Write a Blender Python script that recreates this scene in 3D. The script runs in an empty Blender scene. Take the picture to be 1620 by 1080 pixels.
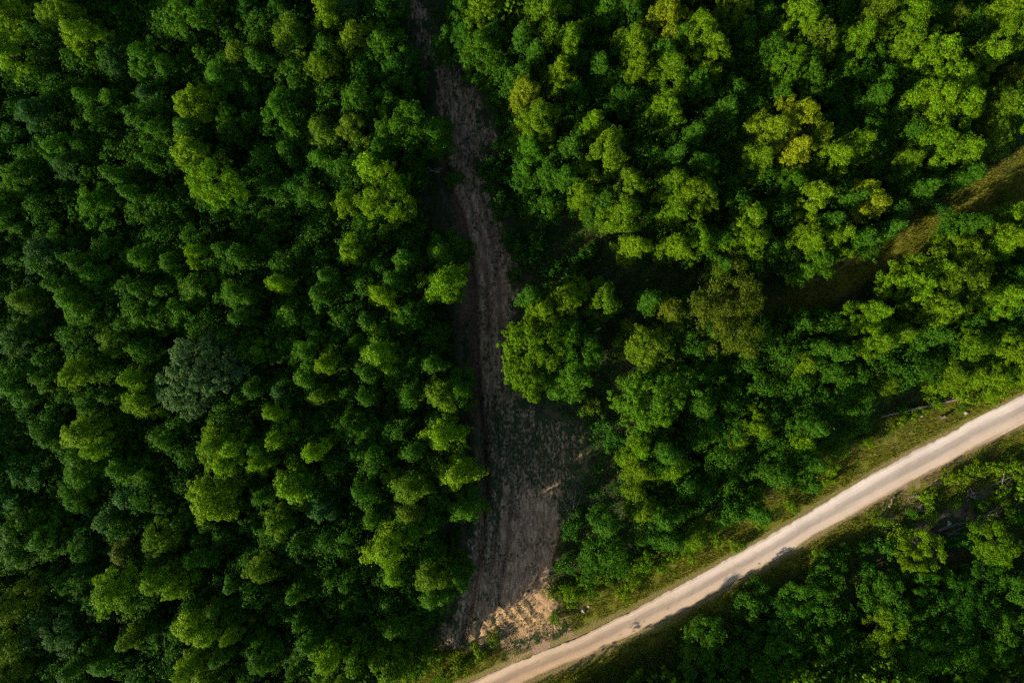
import bpy, math, random
import numpy as np
from mathutils import Vector

# ------------------------------------------------------------------ camera, sky, sun, exposure
scene = bpy.context.scene
C = scene.collection
CAM_H = 122.0
cam_data = bpy.data.cameras.new("camera")
cam_data.sensor_width = 36.0
cam_data.lens = 24.0
cam_data.clip_start = 1.0
cam_data.clip_end = 3000.0
cam = bpy.data.objects.new("camera", cam_data)
cam.location = (0, 0, CAM_H)
C.objects.link(cam)
scene.camera = cam

SUN_AZ = math.radians(240)       # clockwise from +Y: low in the south-west (lower left of the photo)
SUN_EL = math.radians(21)
world = bpy.data.worlds.new("World")
scene.world = world
world.use_nodes = True
wn = world.node_tree.nodes
sky = wn.new("ShaderNodeTexSky")
sky.sky_type = 'NISHITA'
sky.sun_disc = False
sky.sun_elevation = SUN_EL
sky.sun_rotation = SUN_AZ
wn["Background"].inputs["Strength"].default_value = 0.088
world.node_tree.links.new(sky.outputs["Color"], wn["Background"].inputs["Color"])

sun_data = bpy.data.lights.new("sun", 'SUN')
sun_data.energy = 4.5
sun_data.angle = math.radians(0.5)
sun_data.color = (1.0, 0.90, 0.74)
sun = bpy.data.objects.new("sun", sun_data)
sd = Vector((math.sin(SUN_AZ) * math.cos(SUN_EL), math.cos(SUN_AZ) * math.cos(SUN_EL), math.sin(SUN_EL)))
sun.rotation_euler = sd.to_track_quat('Z', 'Y').to_euler()
sun.location = sd * 200
C.objects.link(sun)

scene.view_settings.view_transform = 'Standard'
scene.view_settings.look = 'None'
scene.view_settings.gamma = 1.0
scene.view_settings.exposure = 1.3
scene.cycles.use_denoising = False      # keeps the leaf texture
scene.cycles.filter_width = 1.35

# ------------------------------------------------------------------ helpers
PX = 1.5 * CAM_H / 1620.0        # metres per photo pixel on the ground


def gp(u, v, z=0.0):
    k = 1.5 * (CAM_H - z) / 1620.0
    return ((u - 810.0) * k, (540.0 - v) * k)


def gpl(pts):
    return np.array([gp(u, v) for u, v in pts])


def hash2(ix, iy, seed):
    h = (ix.astype(np.int64) * 374761393 + iy.astype(np.int64) * 668265263 + seed * 974634777) & 0x7fffffff
    h = ((h ^ (h >> 13)) * 1274126177) & 0x7fffffff
    h = (h ^ (h >> 16)) & 0xffff
    return h / 65535.0


def vnoise(x, y, seed=0):
    ix, iy = np.floor(x), np.floor(y)
    fx, fy = x - ix, y - iy
    fx = fx * fx * (3 - 2 * fx)
    fy = fy * fy * (3 - 2 * fy)
    a, b = hash2(ix, iy, seed), hash2(ix + 1, iy, seed)
    c, d = hash2(ix, iy + 1, seed), hash2(ix + 1, iy + 1, seed)
    return (a * (1 - fx) + b * fx) * (1 - fy) + (c * (1 - fx) + d * fx) * fy


def fbm(x, y, seed=0, o=4):
    r, a, t = 0.0, 1.0, 0.0
    for i in range(o):
        r = r + a * vnoise(x * 2 ** i + 17.3 * i, y * 2 ** i - 9.1 * i, seed + i)
        t += a
        a *= 0.5
    return r / t


def sstep(a, b, x):
    t = np.clip((x - a) / (b - a), 0, 1)
    return t * t * (3 - 2 * t)


def seg_dist(x, y, pl):
    best = np.full(np.shape(x), 1e9)
    side = np.zeros(np.shape(x))
    for (x0, y0), (x1, y1) in zip(pl[:-1], pl[1:]):
        dx, dy = x1 - x0, y1 - y0
        L2 = dx * dx + dy * dy
        t = np.clip(((x - x0) * dx + (y - y0) * dy) / L2, 0, 1)
        px, py = x - (x0 + t * dx), y - (y0 + t * dy)
        d = np.sqrt(px * px + py * py)
        s = np.sign(dx * (y - y0) - dy * (x - x0))
        m = d < best
        side = np.where(m, s, side)
        best = np.minimum(best, d)
    return best, side


def in_poly(x, y, pl):
    r = np.zeros(np.shape(x), bool)
    n = len(pl)
    for i in range(n):
        x0, y0 = pl[i]
        x1, y1 = pl[(i + 1) % n]
        if y0 == y1:
            continue
        c = ((y0 > y) != (y1 > y)) & (x < (x1 - x0) * (y - y0) / (y1 - y0) + x0)
        r ^= c
    return r


def poly_sd(x, y, pl):            # negative inside
    d, _ = seg_dist(x, y, np.vstack([pl, pl[:1]]))
    return np.where(in_poly(x, y, pl), -d, d)


def make_mesh(name, verts, faces, k, mat=None, smooth=False):
    """verts (n,3), faces (m,k)"""
    me = bpy.data.meshes.new(name)
    verts = np.ascontiguousarray(verts, dtype=np.float32)
    faces = np.ascontiguousarray(faces, dtype=np.int32)
    me.vertices.add(len(verts))
    me.vertices.foreach_set("co", verts.ravel())
    me.loops.add(faces.size)
    me.loops.foreach_set("vertex_index", faces.ravel())
    me.polygons.add(len(faces))
    me.polygons.foreach_set("loop_start", np.arange(0, faces.size, k, dtype=np.int32))
    try:
        me.polygons.foreach_set("loop_total", np.full(len(faces), k, dtype=np.int32))
    except Exception:
        pass
    me.polygons.foreach_set("use_smooth", np.full(len(faces), smooth, dtype=bool))
    me.update(calc_edges=True)
    if mat:
        me.materials.append(mat)
    return me


def link(name, me, parent=None):
    o = bpy.data.objects.new(name, me)
    C.objects.link(o)
    if parent is not None:
        o.parent = parent
    return o


def tag(o, label, cat, group=None, kind=None):
    o["label"] = label
    o["category"] = cat
    if group:
        o["group"] = group
    if kind:
        o["kind"] = kind
    return o


def add_attr(me, name, arr):
    a = me.color_attributes.new(name, 'FLOAT_COLOR', 'POINT')
    col = np.ones((len(me.vertices), 4), np.float32)
    col[:, :arr.shape[1]] = arr
    a.data.foreach_set("color", col.ravel())


# ------------------------------------------------------------------ the lie of the land
ROAD_UP = [(1760, 552), (1690, 588), (1620, 623), (1540, 664), (1450, 712), (1380, 749), (1300, 797), (1240, 835), (1160, 880), (1080, 923),
           (1000, 965), (940, 994), (880, 1023), (812, 1049), (728, 1084), (630, 1124), (495, 1178), (300, 1250)]
ROAD_LO = [(1780, 594), (1700, 634), (1620, 671), (1547, 706), (1487, 737), (1430, 767), (1370, 800), (1280, 853), (1163, 921), (1080, 964),
           (1040, 985), (1000, 1004), (903, 1046), (824, 1081), (750, 1115), (650, 1158), (520, 1216), (320, 1292)]


def resample(pl, n):
    pl = np.array(pl, float)
    d = np.r_[0, np.cumsum(np.hypot(*np.diff(pl, axis=0).T))]
    t = np.linspace(0, d[-1], n)
    return np.c_[np.interp(t, d, pl[:, 0]), np.interp(t, d, pl[:, 1])]


def smooth_line(pl, n, w=9):
    p = resample(pl, n)
    k = np.ones(w) / w
    q = p.copy()
    for i in range(2):
        e = np.pad(p[:, i], (w // 2, w // 2), mode='edge')
        q[:, i] = np.convolve(e, k, 'valid')
    return q


NR = 420
R_UP = smooth_line(gpl(ROAD_UP), NR, 25)
R_LO = smooth_line(gpl(ROAD_LO), NR, 25)
R_C = (R_UP + R_LO) / 2
R_C_S = resample(R_C, 40)
ext0 = R_C_S[0] + (R_C_S[0] - R_C_S[3]) / np.linalg.norm(R_C_S[0] - R_C_S[3]) * 400
ext1 = R_C_S[-1] + (R_C_S[-1] - R_C_S[-4]) / np.linalg.norm(R_C_S[-1] - R_C_S[-4]) * 400
ROAD_AXIS = np.vstack([ext0, R_C_S, ext1])       # runs from east to west: side > 0 is south of the road

TRACK = gpl([(628, -60), (640, 0), (655, 60), (672, 110), (688, 170), (697, 230), (699, 290), (702, 340), (715, 400), (722, 460), (727, 540),
             (733, 600), (740, 680), (742, 760), (734, 850), (714, 950), (690, 1005), (706, 1020), (800, 1026), (850, 1021), (880, 1012), (902, 998),
             (884, 950), (872, 900), (884, 845), (908, 780), (926, 715), (918, 675), (876, 655), (832, 628), (812, 560), (816, 500), (832, 440),
             (815, 400), (785, 330), (768, 262), (795, 238), (776, 190), (748, 135), (712, 92), (684, 40), (672, 0), (664, -60)])
DITCH = gpl([(700, 245), (712, 300), (728, 340), (740, 390), (749, 450), (752, 540), (756, 620), (764, 690), (768, 770), (760, 860), (746, 940), (733, 1003)])
PATH = gpl([(1690, 190), (1620, 240), (1545, 282), (1470, 330), (1395, 384), (1300, 436), (1210, 470), (1120, 440), (1040, 400), (960, 372), (905, 350),
            (890, 385), (960, 420), (1010, 445), (985, 520), (965, 600), (948, 655), (985, 640), (1005, 560), (1020, 480), (1060, 455), (1150, 478),
            (1240, 500), (1330, 472), (1440, 408), (1525, 366), (1620, 326), (1690, 284)])


def near(x0, y0, x, y, r):
    return np.exp(-((x - x0) ** 2 + (y - y0) ** 2) / (r * r))


GUL = gp(800, 975)
RDX, RDY = 0.89, 0.455             # along the road there
RNX, RNY = -0.455, 0.89            # away from the road


def terrain(x, y, fine=True):
    d, s = seg_dist(x, y, ROAD_AXIS)
    h = 1.6 * (fbm(x / 60 + 5, y / 60 + 3, 11, 2) - 0.5) * sstep(3, 30, d)
    h = h + np.where(s < 0, 1.5 * sstep(4.2, 10.5, d), 0.45 * sstep(2.5, 3.2, d) + 0.3 * sstep(4, 12, d))
    if fine:
        rough = sstep(2.4, 5, d)
        h = h + rough * 0.25 * (fbm(x / 2.2, y / 2.2, 5, 3) - 0.5)
        dd, ds = seg_dist(x, y, DITCH)
        h = h - 1.0 * np.exp(-(dd / 0.65) ** 2) + 0.28 * np.exp(-((dd - 1.5) / 0.8) ** 2)
        # two more wheel ruts, and clods churned up between them
        e = dd + 0.5 * (fbm(x / 3, y / 9, 23, 2) - 0.5)
        rut = (ds > 0) * (np.exp(-((e - 2.6) / 0.35) ** 2) + np.exp(-((e - 4.7) / 0.4) ** 2)) * sstep(58, 50, np.abs(y))
        h = h - 0.36 * rut * (0.4 + fbm(x / 2, y / 5, 25, 2)) + (dd < 9) * 0.16 * (fbm(x / 0.7, y / 1.1, 26, 3) - 0.5)
        # washed-out gullies in the cut bank above the road
        a = (x - GUL[0]) * RDX + (y - GUL[1]) * RDY
        b = (x - GUL[0]) * RNX + (y - GUL[1]) * RNY
        m = np.exp(-(a / 8.5) ** 4) * np.exp(-((b + 0.3) / 3.2) ** 4) * (s < 0)
        ph = a + 0.25 * b + 1.1 * (fbm(x / 3, y / 3, 21, 2) - 0.5)
        g = np.abs(np.sin(ph * math.pi / 1.75)) + 0.5 * np.abs(np.sin(ph * math.pi / 0.8 + 1))
        h = h + m * 0.17 * (0.4 + 1.2 * fbm(x / 2.5 + 9, y / 2.5, 27, 2)) * (g - 0.8)
    return h


def tz(x, y):
    return float(terrain(np.array([x]), np.array([y]))[0])


# ------------------------------------------------------------------ materials
def new_mat(name):
    m = bpy.data.materials.new(name)
    m.use_nodes = True
    nt = m.node_tree
    nt.nodes.clear()
    out = nt.nodes.new("ShaderNodeOutputMaterial")
    return m, nt, out


def N(nt, t, **kw):
    n = nt.nodes.new(t)
    for k, v in kw.items():
        setattr(n, k, v)
    return n


def ramp(nt, fac, stops, interp='LINEAR'):
    r = N(nt, "ShaderNodeValToRGB")
    r.color_ramp.interpolation = interp
    el = r.color_ramp.elements
    while len(el) < len(stops):
        el.new(0.5)
    for e, (p, c) in zip(el, stops):
        e.position = p
        e.color = (*c, 1) if len(c) == 3 else c
    nt.links.new(fac, r.inputs[0])
    return r.outputs[0]


def noise(nt, vec, scale, detail=4, rough=0.55, dist=0.0):
    n = N(nt, "ShaderNodeTexNoise")
    n.inputs["Scale"].default_value = scale
    n.inputs["Detail"].default_value = detail
    n.inputs["Roughness"].default_value = rough
    n.inputs["Distortion"].default_value = dist
    nt.links.new(vec, n.inputs["Vector"])
    return n.outputs[0]


def mapping(nt, vec, scale=(1, 1, 1), rot=(0, 0, 0)):
    m = N(nt, "ShaderNodeMapping")
    m.inputs["Scale"].default_value = scale
    m.inputs["Rotation"].default_value = rot
    nt.links.new(vec, m.inputs["Vector"])
    return m.outputs[0]


def mix(nt, fac, a, b, mode='MIX'):
    m = N(nt, "ShaderNodeMix", data_type='RGBA', blend_type=mode)
    for sock, val in ((m.inputs[0], fac), (m.inputs[6], a), (m.inputs[7], b)):
        if hasattr(val, "is_linked") or hasattr(val, "links"):
            nt.links.new(val, sock)
        elif isinstance(val, (int, float)):
            sock.default_value = val
        else:
            sock.default_value = (*val, 1)
    return m.outputs[2]


def math_n(nt, op, a, b=None, clamp=False):
    m = N(nt, "ShaderNodeMath", operation=op, use_clamp=clamp)
    for i, v in enumerate((a, b)):
        if v is None:
            continue
        if isinstance(v, (int, float)):
            m.inputs[i].default_value = v
        else:
            nt.links.new(v, m.inputs[i])
    return m.outputs[0]


def bump(nt, height, strength, dist):
    b = N(nt, "ShaderNodeBump")
    b.inputs["Strength"].default_value = strength
    b.inputs["Distance"].default_value = dist
    nt.links.new(height, b.inputs["Height"])
    return b.outputs[0]


def principled(nt, out, col, rough=0.9, spec=0.15, normal=None):
    p = N(nt, "ShaderNodeBsdfPrincipled")
    nt.links.new(col, p.inputs["Base Color"]) if not isinstance(col, tuple) else setattr(p.inputs["Base Color"], "default_value", (*col, 1))
    p.inputs["Roughness"].default_value = rough
    p.inputs["Specular IOR Level"].default_value = spec
    if normal is not None:
        nt.links.new(normal, p.inputs["Normal"])
    nt.links.new(p.outputs[0], out.inputs[0])
    return p


def leaf_material(name, fixed=None, transl=0.32, spread=0.6, gloss=0.05):
    m, nt, out = new_mat(name)
    geo = N(nt, "ShaderNodeNewGeometry")
    if fixed is None:
        oi = N(nt, "ShaderNodeObjectInfo")
        base = oi.outputs["Color"]
    else:
        rgb = N(nt, "ShaderNodeRGB")
        rgb.outputs[0].default_value = (*fixed, 1)
        base = rgb.outputs[0]
    # each leaf a little different, and whole sprays paler or redder where new growth is
    hsv = N(nt, "ShaderNodeHueSaturation")
    rv = geo.outputs["Random Per Island"]
    hue = N(nt, "ShaderNodeMapRange")
    hue.inputs[3].default_value = 0.470
    hue.inputs[4].default_value = 0.512
    nt.links.new(rv, hue.inputs[0])
    val = N(nt, "ShaderNodeMapRange")
    val.inputs[3].default_value = 1.0 - spread
    val.inputs[4].default_value = 1.0 + spread
    r2 = math_n(nt, 'FRACT', math_n(nt, 'MULTIPLY', rv, 37.7))
    nt.links.new(r2, val.inputs[0])
    nt.links.new(hue.outputs[0], hsv.inputs["Hue"])
    nt.links.new(val.outputs[0], hsv.inputs["Value"])
    nt.links.new(base, hsv.inputs["Color"])
    n1 = noise(nt, geo.outputs["Position"], 1.1, 4, 0.65)
    col = mix(nt, math_n(nt, 'MULTIPLY', ramp(nt, n1, [(0.47, (0, 0, 0)), (0.66, (1, 1, 1))]), 0.5), hsv.outputs[0],
              mix(nt, 1.0, hsv.outputs[0], (1.42, 1.10, 1.0), 'MULTIPLY'))
    p = N(nt, "ShaderNodeBsdfPrincipled")
    nt.links.new(col, p.inputs["Base Color"])
    p.inputs["Roughness"].default_value = 0.5
    p.inputs["Specular IOR Level"].default_value = gloss
    t = N(nt, "ShaderNodeBsdfTranslucent")
    tc = mix(nt, 1.0, col, (1.25, 1.35, 0.5), 'MULTIPLY')
    nt.links.new(tc, t.inputs["Color"])
    ms = N(nt, "ShaderNodeMixShader")
    ms.inputs[0].default_value = transl
    nt.links.new(p.outputs[0], ms.inputs[1])
    nt.links.new(t.outputs[0], ms.inputs[2])
    nt.links.new(ms.outputs[0], out.inputs[0])
    return m


M_LEAF = leaf_material("leaf")
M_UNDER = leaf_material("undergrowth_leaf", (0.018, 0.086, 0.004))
M_SCRUB = leaf_material("scrub_leaf", (0.058, 0.120, 0.003))
M_GRASS = leaf_material("grass_blade", (0.115, 0.125, 0.012), 0.25, 0.55)
M_WEED = leaf_material("weed_leaf", (0.045, 0.065, 0.02), 0.2)
M_FAR = leaf_material("far_leaf", (0.045, 0.110, 0.002))
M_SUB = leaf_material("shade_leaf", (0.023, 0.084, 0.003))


def bark_material(name, c0, c1, scale=3.0):
    m, nt, out = new_mat(name)
    geo = N(nt, "ShaderNodeTexCoord")
    n = noise(nt, mapping(nt, geo.outputs["Object"], (1, 1, 0.25)), scale, 6, 0.65)
    col = ramp(nt, n, [(0.3, c0), (0.7, c1)])
    principled(nt, out, col, 0.9, 0.1, bump(nt, n, 0.6, 0.05))
    return m


M_BARK = bark_material("bark", (0.035, 0.028, 0.02), (0.11, 0.09, 0.07))
M_DEAD = bark_material("dead_wood", (0.17, 0.13, 0.10), (0.42, 0.35, 0.28))
M_LOG = bark_material("log_wood", (0.09, 0.065, 0.04), (0.24, 0.19, 0.135), 2.0)


def stone_material():
    m, nt, out = new_mat("pale_stone")
    tc = N(nt, "ShaderNodeTexCoord")
    n = noise(nt, tc.outputs["Object"], 4.0, 6)
    principled(nt, out, ramp(nt, n, [(0.3, (0.20, 0.15, 0.12)), (0.7, (0.40, 0.32, 0.26))]), 0.9, 0.2, bump(nt, n, 0.6, 0.05))
    return m


M_STONE = stone_material()


def ground_material():
    m, nt, out = new_mat("forest_floor")
    geo = N(nt, "ShaderNodeNewGeometry")
    pos = geo.outputs["Position"]
    at = N(nt, "ShaderNodeVertexColor", layer_name="zone")
    sep = N(nt, "ShaderNodeSeparateColor")
    nt.links.new(at.outputs[0], sep.inputs[0])
    n1 = noise(nt, pos, 0.6, 6, 0.65)
    n2 = noise(nt, pos, 3.5, 5, 0.7)
    litter = ramp(nt, n2, [(0.3, (0.020, 0.018, 0.010)), (0.55, (0.036, 0.033, 0.016)), (0.75, (0.065, 0.052, 0.028))])
    moss = ramp(nt, n2, [(0.3, (0.018, 0.034, 0.010)), (0.7, (0.05, 0.075, 0.020))])
    floor = mix(nt, ramp(nt, n1, [(0.42, (0, 0, 0)), (0.58, (1, 1, 1))]), litter, moss)
    verge = ramp(nt, n2, [(0.25, (0.045, 0.068, 0.006)), (0.45, (0.100, 0.110, 0.011)), (0.62, (0.150, 0.130, 0.018)), (0.8, (0.22, 0.165, 0.045))])
    c = mix(nt, sep.outputs[0], floor, verge)
    soil = ramp(nt, n2, [(0.3, (0.16, 0.095, 0.055)), (0.7, (0.40, 0.27, 0.17))])
    c = mix(nt, sep.outputs[1], c, soil)
    principled(nt, out, c, 0.95, 0.05, bump(nt, n2, 0.9, 0.15))
    return m


def track_material():
    m, nt, out = new_mat("track_dirt")
    geo = N(nt, "ShaderNodeNewGeometry")
    pos = geo.outputs["Position"]
    at = N(nt, "ShaderNodeVertexColor", layer_name="zone")
    sep = N(nt, "ShaderNodeSeparateColor")
    nt.links.new(at.outputs[0], sep.inputs[0])
    n1 = noise(nt, mapping(nt, pos, (1.0, 0.3, 1)), 1.9, 8, 0.72, 0.3)        # streaks along the track
    n2 = noise(nt, pos, 2.2, 6, 0.7)
    n3 = noise(nt, mapping(nt, pos, (1.0, 0.22, 1), (0, 0, 0.1)), 1.7, 5, 0.7, 0.8)
    dirt = ramp(nt, n1, [(0.32, (0.088, 0.050, 0.026)), (0.5, (0.250, 0.155, 0.084)), (0.66, (0.47, 0.31, 0.180))])
    clay = ramp(nt, n2, [(0.3, (0.080, 0.042, 0.024)), (0.7, (0.20, 0.115, 0.070))])
    c = mix(nt, sep.outputs[0], dirt, clay)
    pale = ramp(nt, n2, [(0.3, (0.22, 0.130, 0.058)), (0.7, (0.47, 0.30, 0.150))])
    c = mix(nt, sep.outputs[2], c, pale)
    veg = ramp(nt, n2, [(0.3, (0.020, 0.030, 0.012)), (0.7, (0.055, 0.07, 0.025))])
    n4 = noise(nt, mapping(nt, pos, (1.0, 0.6, 1)), 2.6, 4, 0.6)
    thr = math_n(nt, 'ADD', math_n(nt, 'MULTIPLY', sep.outputs[1], 0.55), math_n(nt, 'MULTIPLY', n3, 0.75))
    thr = math_n(nt, 'ADD', thr, math_n(nt, 'MULTIPLY', math_n(nt, 'SUBTRACT', n4, 0.12), 0.75))
    c = mix(nt, ramp(nt, thr, [(0.80, (0, 0, 0)), (0.90, (1, 1, 1))]), c, veg)
    w = N(nt, "ShaderNodeTexWave", wave_type='BANDS', bands_direction='Y')   # cleat marks of the bulldozer
    w.inputs["Scale"].default_value = 0.75
    w.inputs["Distortion"].default_value = 2.5
    w.inputs["Detail"].default_value = 3
    nt.links.new(pos, w.inputs["Vector"])
    hgt = math_n(nt, 'ADD', n2, math_n(nt, 'MULTIPLY', math_n(nt, 'MULTIPLY', w.outputs[1], sep.outputs[0]), 0.7))
    principled(nt, out, c, 0.95, 0.05, bump(nt, hgt, 0.9, 0.18))
    return m


def road_material():
    m, nt, out = new_mat("gravel")
    uv = N(nt, "ShaderNodeVertexColor", layer_name="lane")
    sep = N(nt, "ShaderNodeSeparateColor")
    nt.links.new(uv.outputs[0], sep.inputs[0])
    geo = N(nt, "ShaderNodeNewGeometry")
    pos = geo.outputs["Position"]
    al = mapping(nt, pos, (0.06, 1.0, 1), (0, 0, -0.48))
    vr = N(nt, "ShaderNodeVectorRotate", rotation_type='Z_AXIS')
    vr.inputs["Angle"].default_value = -0.49
    nt.links.new(pos, vr.inputs["Vector"])
    al = mapping(nt, vr.outputs[0], (0.05, 1.0, 1))
    n_s = noise(nt, al, 1.3, 5, 0.6)
    n_f = noise(nt, pos, 7.0, 6, 0.75)
    n_l = noise(nt, pos, 0.12, 3)
    t = math_n(nt, 'ADD', sep.outputs[0], math_n(nt, 'MULTIPLY', math_n(nt, 'SUBTRACT', n_s, 0.5), 0.42))
    base = ramp(nt, t, [(0.0, (0.42, 0.34, 0.27)), (0.12, (0.63, 0.53, 0.445)), (0.28, (0.55, 0.45, 0.37)), (0.40, (0.38, 0.31, 0.255)), (0.55, (0.33, 0.265, 0.215)),
                        (0.70, (0.50, 0.39, 0.295)), (0.88, (0.52, 0.395, 0.29)), (1.0, (0.32, 0.23, 0.155))])
    warm = mix(nt, sep.outputs[1], base, mix(nt, 1.0, base, (0.86, 0.75, 0.60), 'MULTIPLY'))
    g = mix(nt, 0.55, warm, mix(nt, 1.0, warm, ramp(nt, n_f, [(0.3, (0.72, 0.72, 0.72)), (0.7, (1.18, 1.18, 1.18))]), 'MULTIPLY'))
    g = mix(nt, 0.5, g, mix(nt, 1.0, g, ramp(nt, n_l, [(0.35, (0.82, 0.8, 0.78)), (0.65, (1.1, 1.1, 1.1))]), 'MULTIPLY'))
    principled(nt, out, g, 0.95, 0.1, bump(nt, n_f, 0.35, 0.04))
    return m


M_GROUND = ground_material()
M_TRACK = track_material()
M_ROAD = road_material()

# ------------------------------------------------------------------ ground, track, road
def axis(lo, hi, step, far):
    a = np.arange(lo, hi + step, step)
    g = np.geomspace(step * 2, far, 22)
    return np.r_[(lo - g)[::-1], a, a[-1] + g]


def grid_faces(nx, ny):
    i = np.arange(nx - 1)[None, :] + np.arange(ny - 1)[:, None] * nx
    i = i.ravel()
    return np.c_[i, i + 1, i + 1 + nx, i + nx]


def build_ground():
    xs, ys = axis(-98, 98, 0.42, 800), axis(-70, 70, 0.42, 800)
    X, Y = np.meshgrid(xs, ys)
    x, y = X.ravel(), Y.ravel()
    z = terrain(x, y)
    sdt = poly_sd(x, y, TRACK)
    d, s = seg_dist(x, y, ROAD_AXIS)
    z = z - 0.4 * sstep(2.2, 3.4, -sdt) - 0.3 * sstep(2.2, 1.4, d)
    nz = fbm(x / 3, y / 3, 31, 3) - 0.5
    verge = sstep(9.5, 6.0, d + 5 * nz) * (s < 0) + sstep(6.5, 4.0, d + 4 * nz) * (s >= 0)
    psd = poly_sd(x, y, PATH)
    east = sstep(20, 60, x)
    verge = np.clip(verge + (0.25 + 0.75 * east) * sstep(1.2, -1.5, psd + 3 * nz), 0, 1)
    soil = np.clip(sstep(0.9, 0.0, sdt + 2 * nz), 0, 1) * 0.15
    # bare cut along the road's southern edge and around the washed bank
    soil = np.clip(soil + (s >= 0) * sstep(3.2, 2.6, d + 0.6 * nz) * 0.45 + (s < 0) * sstep(3.2, 2.6, d + 1.5 * nz) * 0.3, 0, 1)
    gx, gy = gp(850, 1005)
    soil = np.clip(soil + 0.9 * near(gx, gy, x, y, 7) * (nz > -0.02) * (s < 0), 0, 1)
    gx, gy = gp(1470, 790)
    soil = np.clip(soil + 0.6 * near(gx, gy, x, y, 9) * (nz > -0.03), 0, 1)
    me = make_mesh("ground", np.c_[x, y, z], grid_faces(len(xs), len(ys)), 4, M_GROUND, True)
    add_attr(me, "zone", np.c_[verge, soil, 0 * x])
    o = link("ground", me)
    tag(o, "dark forest floor of leaf litter and moss under all the trees", "ground", kind="structure")


def build_track():
    st = 0.22
    x0, y0 = TRACK.min(0) - 1.5
    x1, y1 = TRACK.max(0) + 1.5
    xs, ys = np.arange(x0, x1, st), np.arange(y0, y1, st)
    X, Y = np.meshgrid(xs, ys)
    x, y = X.ravel(), Y.ravel()
    sdt = poly_sd(x, y, TRACK)
    rag = sdt + 2.2 * (fbm(x / 2.5, y / 2.5, 41, 4) - 0.5)
    d, s = seg_dist(x, y, ROAD_AXIS)
    keep_v = (rag < 0.1) & (d > 2.9)
    z = terrain(x, y) + 0.05 - 0.25 * sstep(-0.5, 0.1, rag)
    dd, ds = seg_dist(x, y, DITCH)
    clay = np.clip(((ds < 0) * sstep(0.2, 0.8, dd) * sstep(6, 4, dd) + np.exp(-(dd / 0.8) ** 2)), 0, 1) * sstep(-36, -30, -np.abs(y - 2))
    e = dd + 0.5 * (fbm(x / 3, y / 9, 23, 2) - 0.5)
    rut = (ds > 0) * (np.exp(-((e - 2.6) / 0.4) ** 2) + np.exp(-((e - 4.7) / 0.45) ** 2)) * fbm(x / 2, y / 5, 25, 2) * 1.3
    clay = np.clip(clay + rut, 0, 1)
    # scrub creeping in to the east
    fx = gp(860, 0)[0]
    veg = 0.25 + (0.55 * sstep(0.0, 3.0, rag + 3.0)) * sstep(0.35, 0.6, fbm(x / 1.6, y / 1.6, 43, 3)) + 0.19 * sstep(-40, -28, y) * sstep(-8, -16, y) * sstep(-5.5, -3.5, x + 2 * fbm(x / 2, y / 6, 45, 3))
    gx, gy = gp(845, 860)
    veg = veg - 0.6 * near(gx, gy, x, y, 9) * (x > -2)
    gx, gy = gp(765, 430)
    veg = veg - 0.35 * near(gx, gy, x, y, 9)
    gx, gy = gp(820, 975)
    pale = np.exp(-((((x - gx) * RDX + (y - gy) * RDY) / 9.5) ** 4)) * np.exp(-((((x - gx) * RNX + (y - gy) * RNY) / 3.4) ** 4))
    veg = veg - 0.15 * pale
    f = grid_faces(len(xs), len(ys))
    f = f[keep_v[f].sum(1) >= 3]
    used = np.unique(f)
    mp = np.full(len(x), -1)
    mp[used] = np.arange(len(used))
    me = make_mesh("dirt_track", np.c_[x, y, z][used], mp[f], 4, M_TRACK, True)
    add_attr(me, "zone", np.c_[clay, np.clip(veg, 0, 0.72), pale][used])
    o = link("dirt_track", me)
    tag(o, "shaded bulldozed dirt track running through the forest with a deep rut", "dirt track", kind="structure")


def build_road():
    na = 900
    up, lo = resample(R_UP, na), resample(R_LO, na)
    # run on straight past the frame
    for arr in (up, lo):
        pass
    t0 = np.linspace(0, 1, 25)
    ts = np.concatenate([t0])
    nrm = (up - lo) / np.linalg.norm(up - lo, axis=1)[:, None]
    L = np.arange(na) * 0.2
    wu = 0.5 * (fbm(L / 6.3, L * 0, 51, 2) - 0.5) + 0.28 * (fbm(L / 0.8, L * 0, 53, 2) - 0.5)
    wl = 0.6 * (fbm(L / 7.7, L * 0, 61, 2) - 0.5) + 0.22 * (fbm(L / 0.9, L * 0, 63, 2) - 0.5)
    up = up + nrm * wu[:, None]
    lo = lo + nrm * wl[:, None]
    P = up[:, None, :] * (1 - ts)[None, :, None] + lo[:, None, :] * ts[None, :, None]
    x, y = P[..., 0].ravel(), P[..., 1].ravel()
    T = np.tile(ts, na)
    z = terrain(x, y, False) + 0.05 + 0.10 * (1 - (2 * T - 1) ** 2) - 0.06 * (np.exp(-((T - 0.3) / 0.07) ** 2) + np.exp(-((T - 0.62) / 0.07) ** 2)) \
        - 0.04 * (np.abs(2 * T - 1) > 0.97)
    west = sstep(60, -5, x)
    me = make_mesh("gravel_road", np.c_[x, y, z], grid_faces(len(ts), na), 4, M_ROAD, True)
    add_attr(me, "lane", np.c_[T, west, 0 * T])
    o = link("gravel_road", me)
    tag(o, "pale sandy gravel road curving diagonally past the forest edge", "road", kind="structure")


build_ground()
build_track()
build_road()

# ------------------------------------------------------------------ foliage
def unit(v):
    return v / np.maximum(np.linalg.norm(v, axis=-1, keepdims=True), 1e-9)


def leaf_quads(rng, pos, nrm, ln, asp=0.62):
    n = len(pos)
    r = unit(rng.normal(size=(n, 3)))
    a = unit(np.cross(nrm, r))
    b = np.cross(nrm, a)
    l = (ln * rng.uniform(0.7, 1.3, n))[:, None]
    w = l * asp
    tip = nrm * (-0.18) * l
    V = np.stack([pos - a * l / 2, pos - b * w / 2 + 0.05 * a * l, pos + a * l / 2 + tip, pos + b * w / 2 + 0.05 * a * l], 1)
    return V.reshape(-1, 3)


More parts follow.
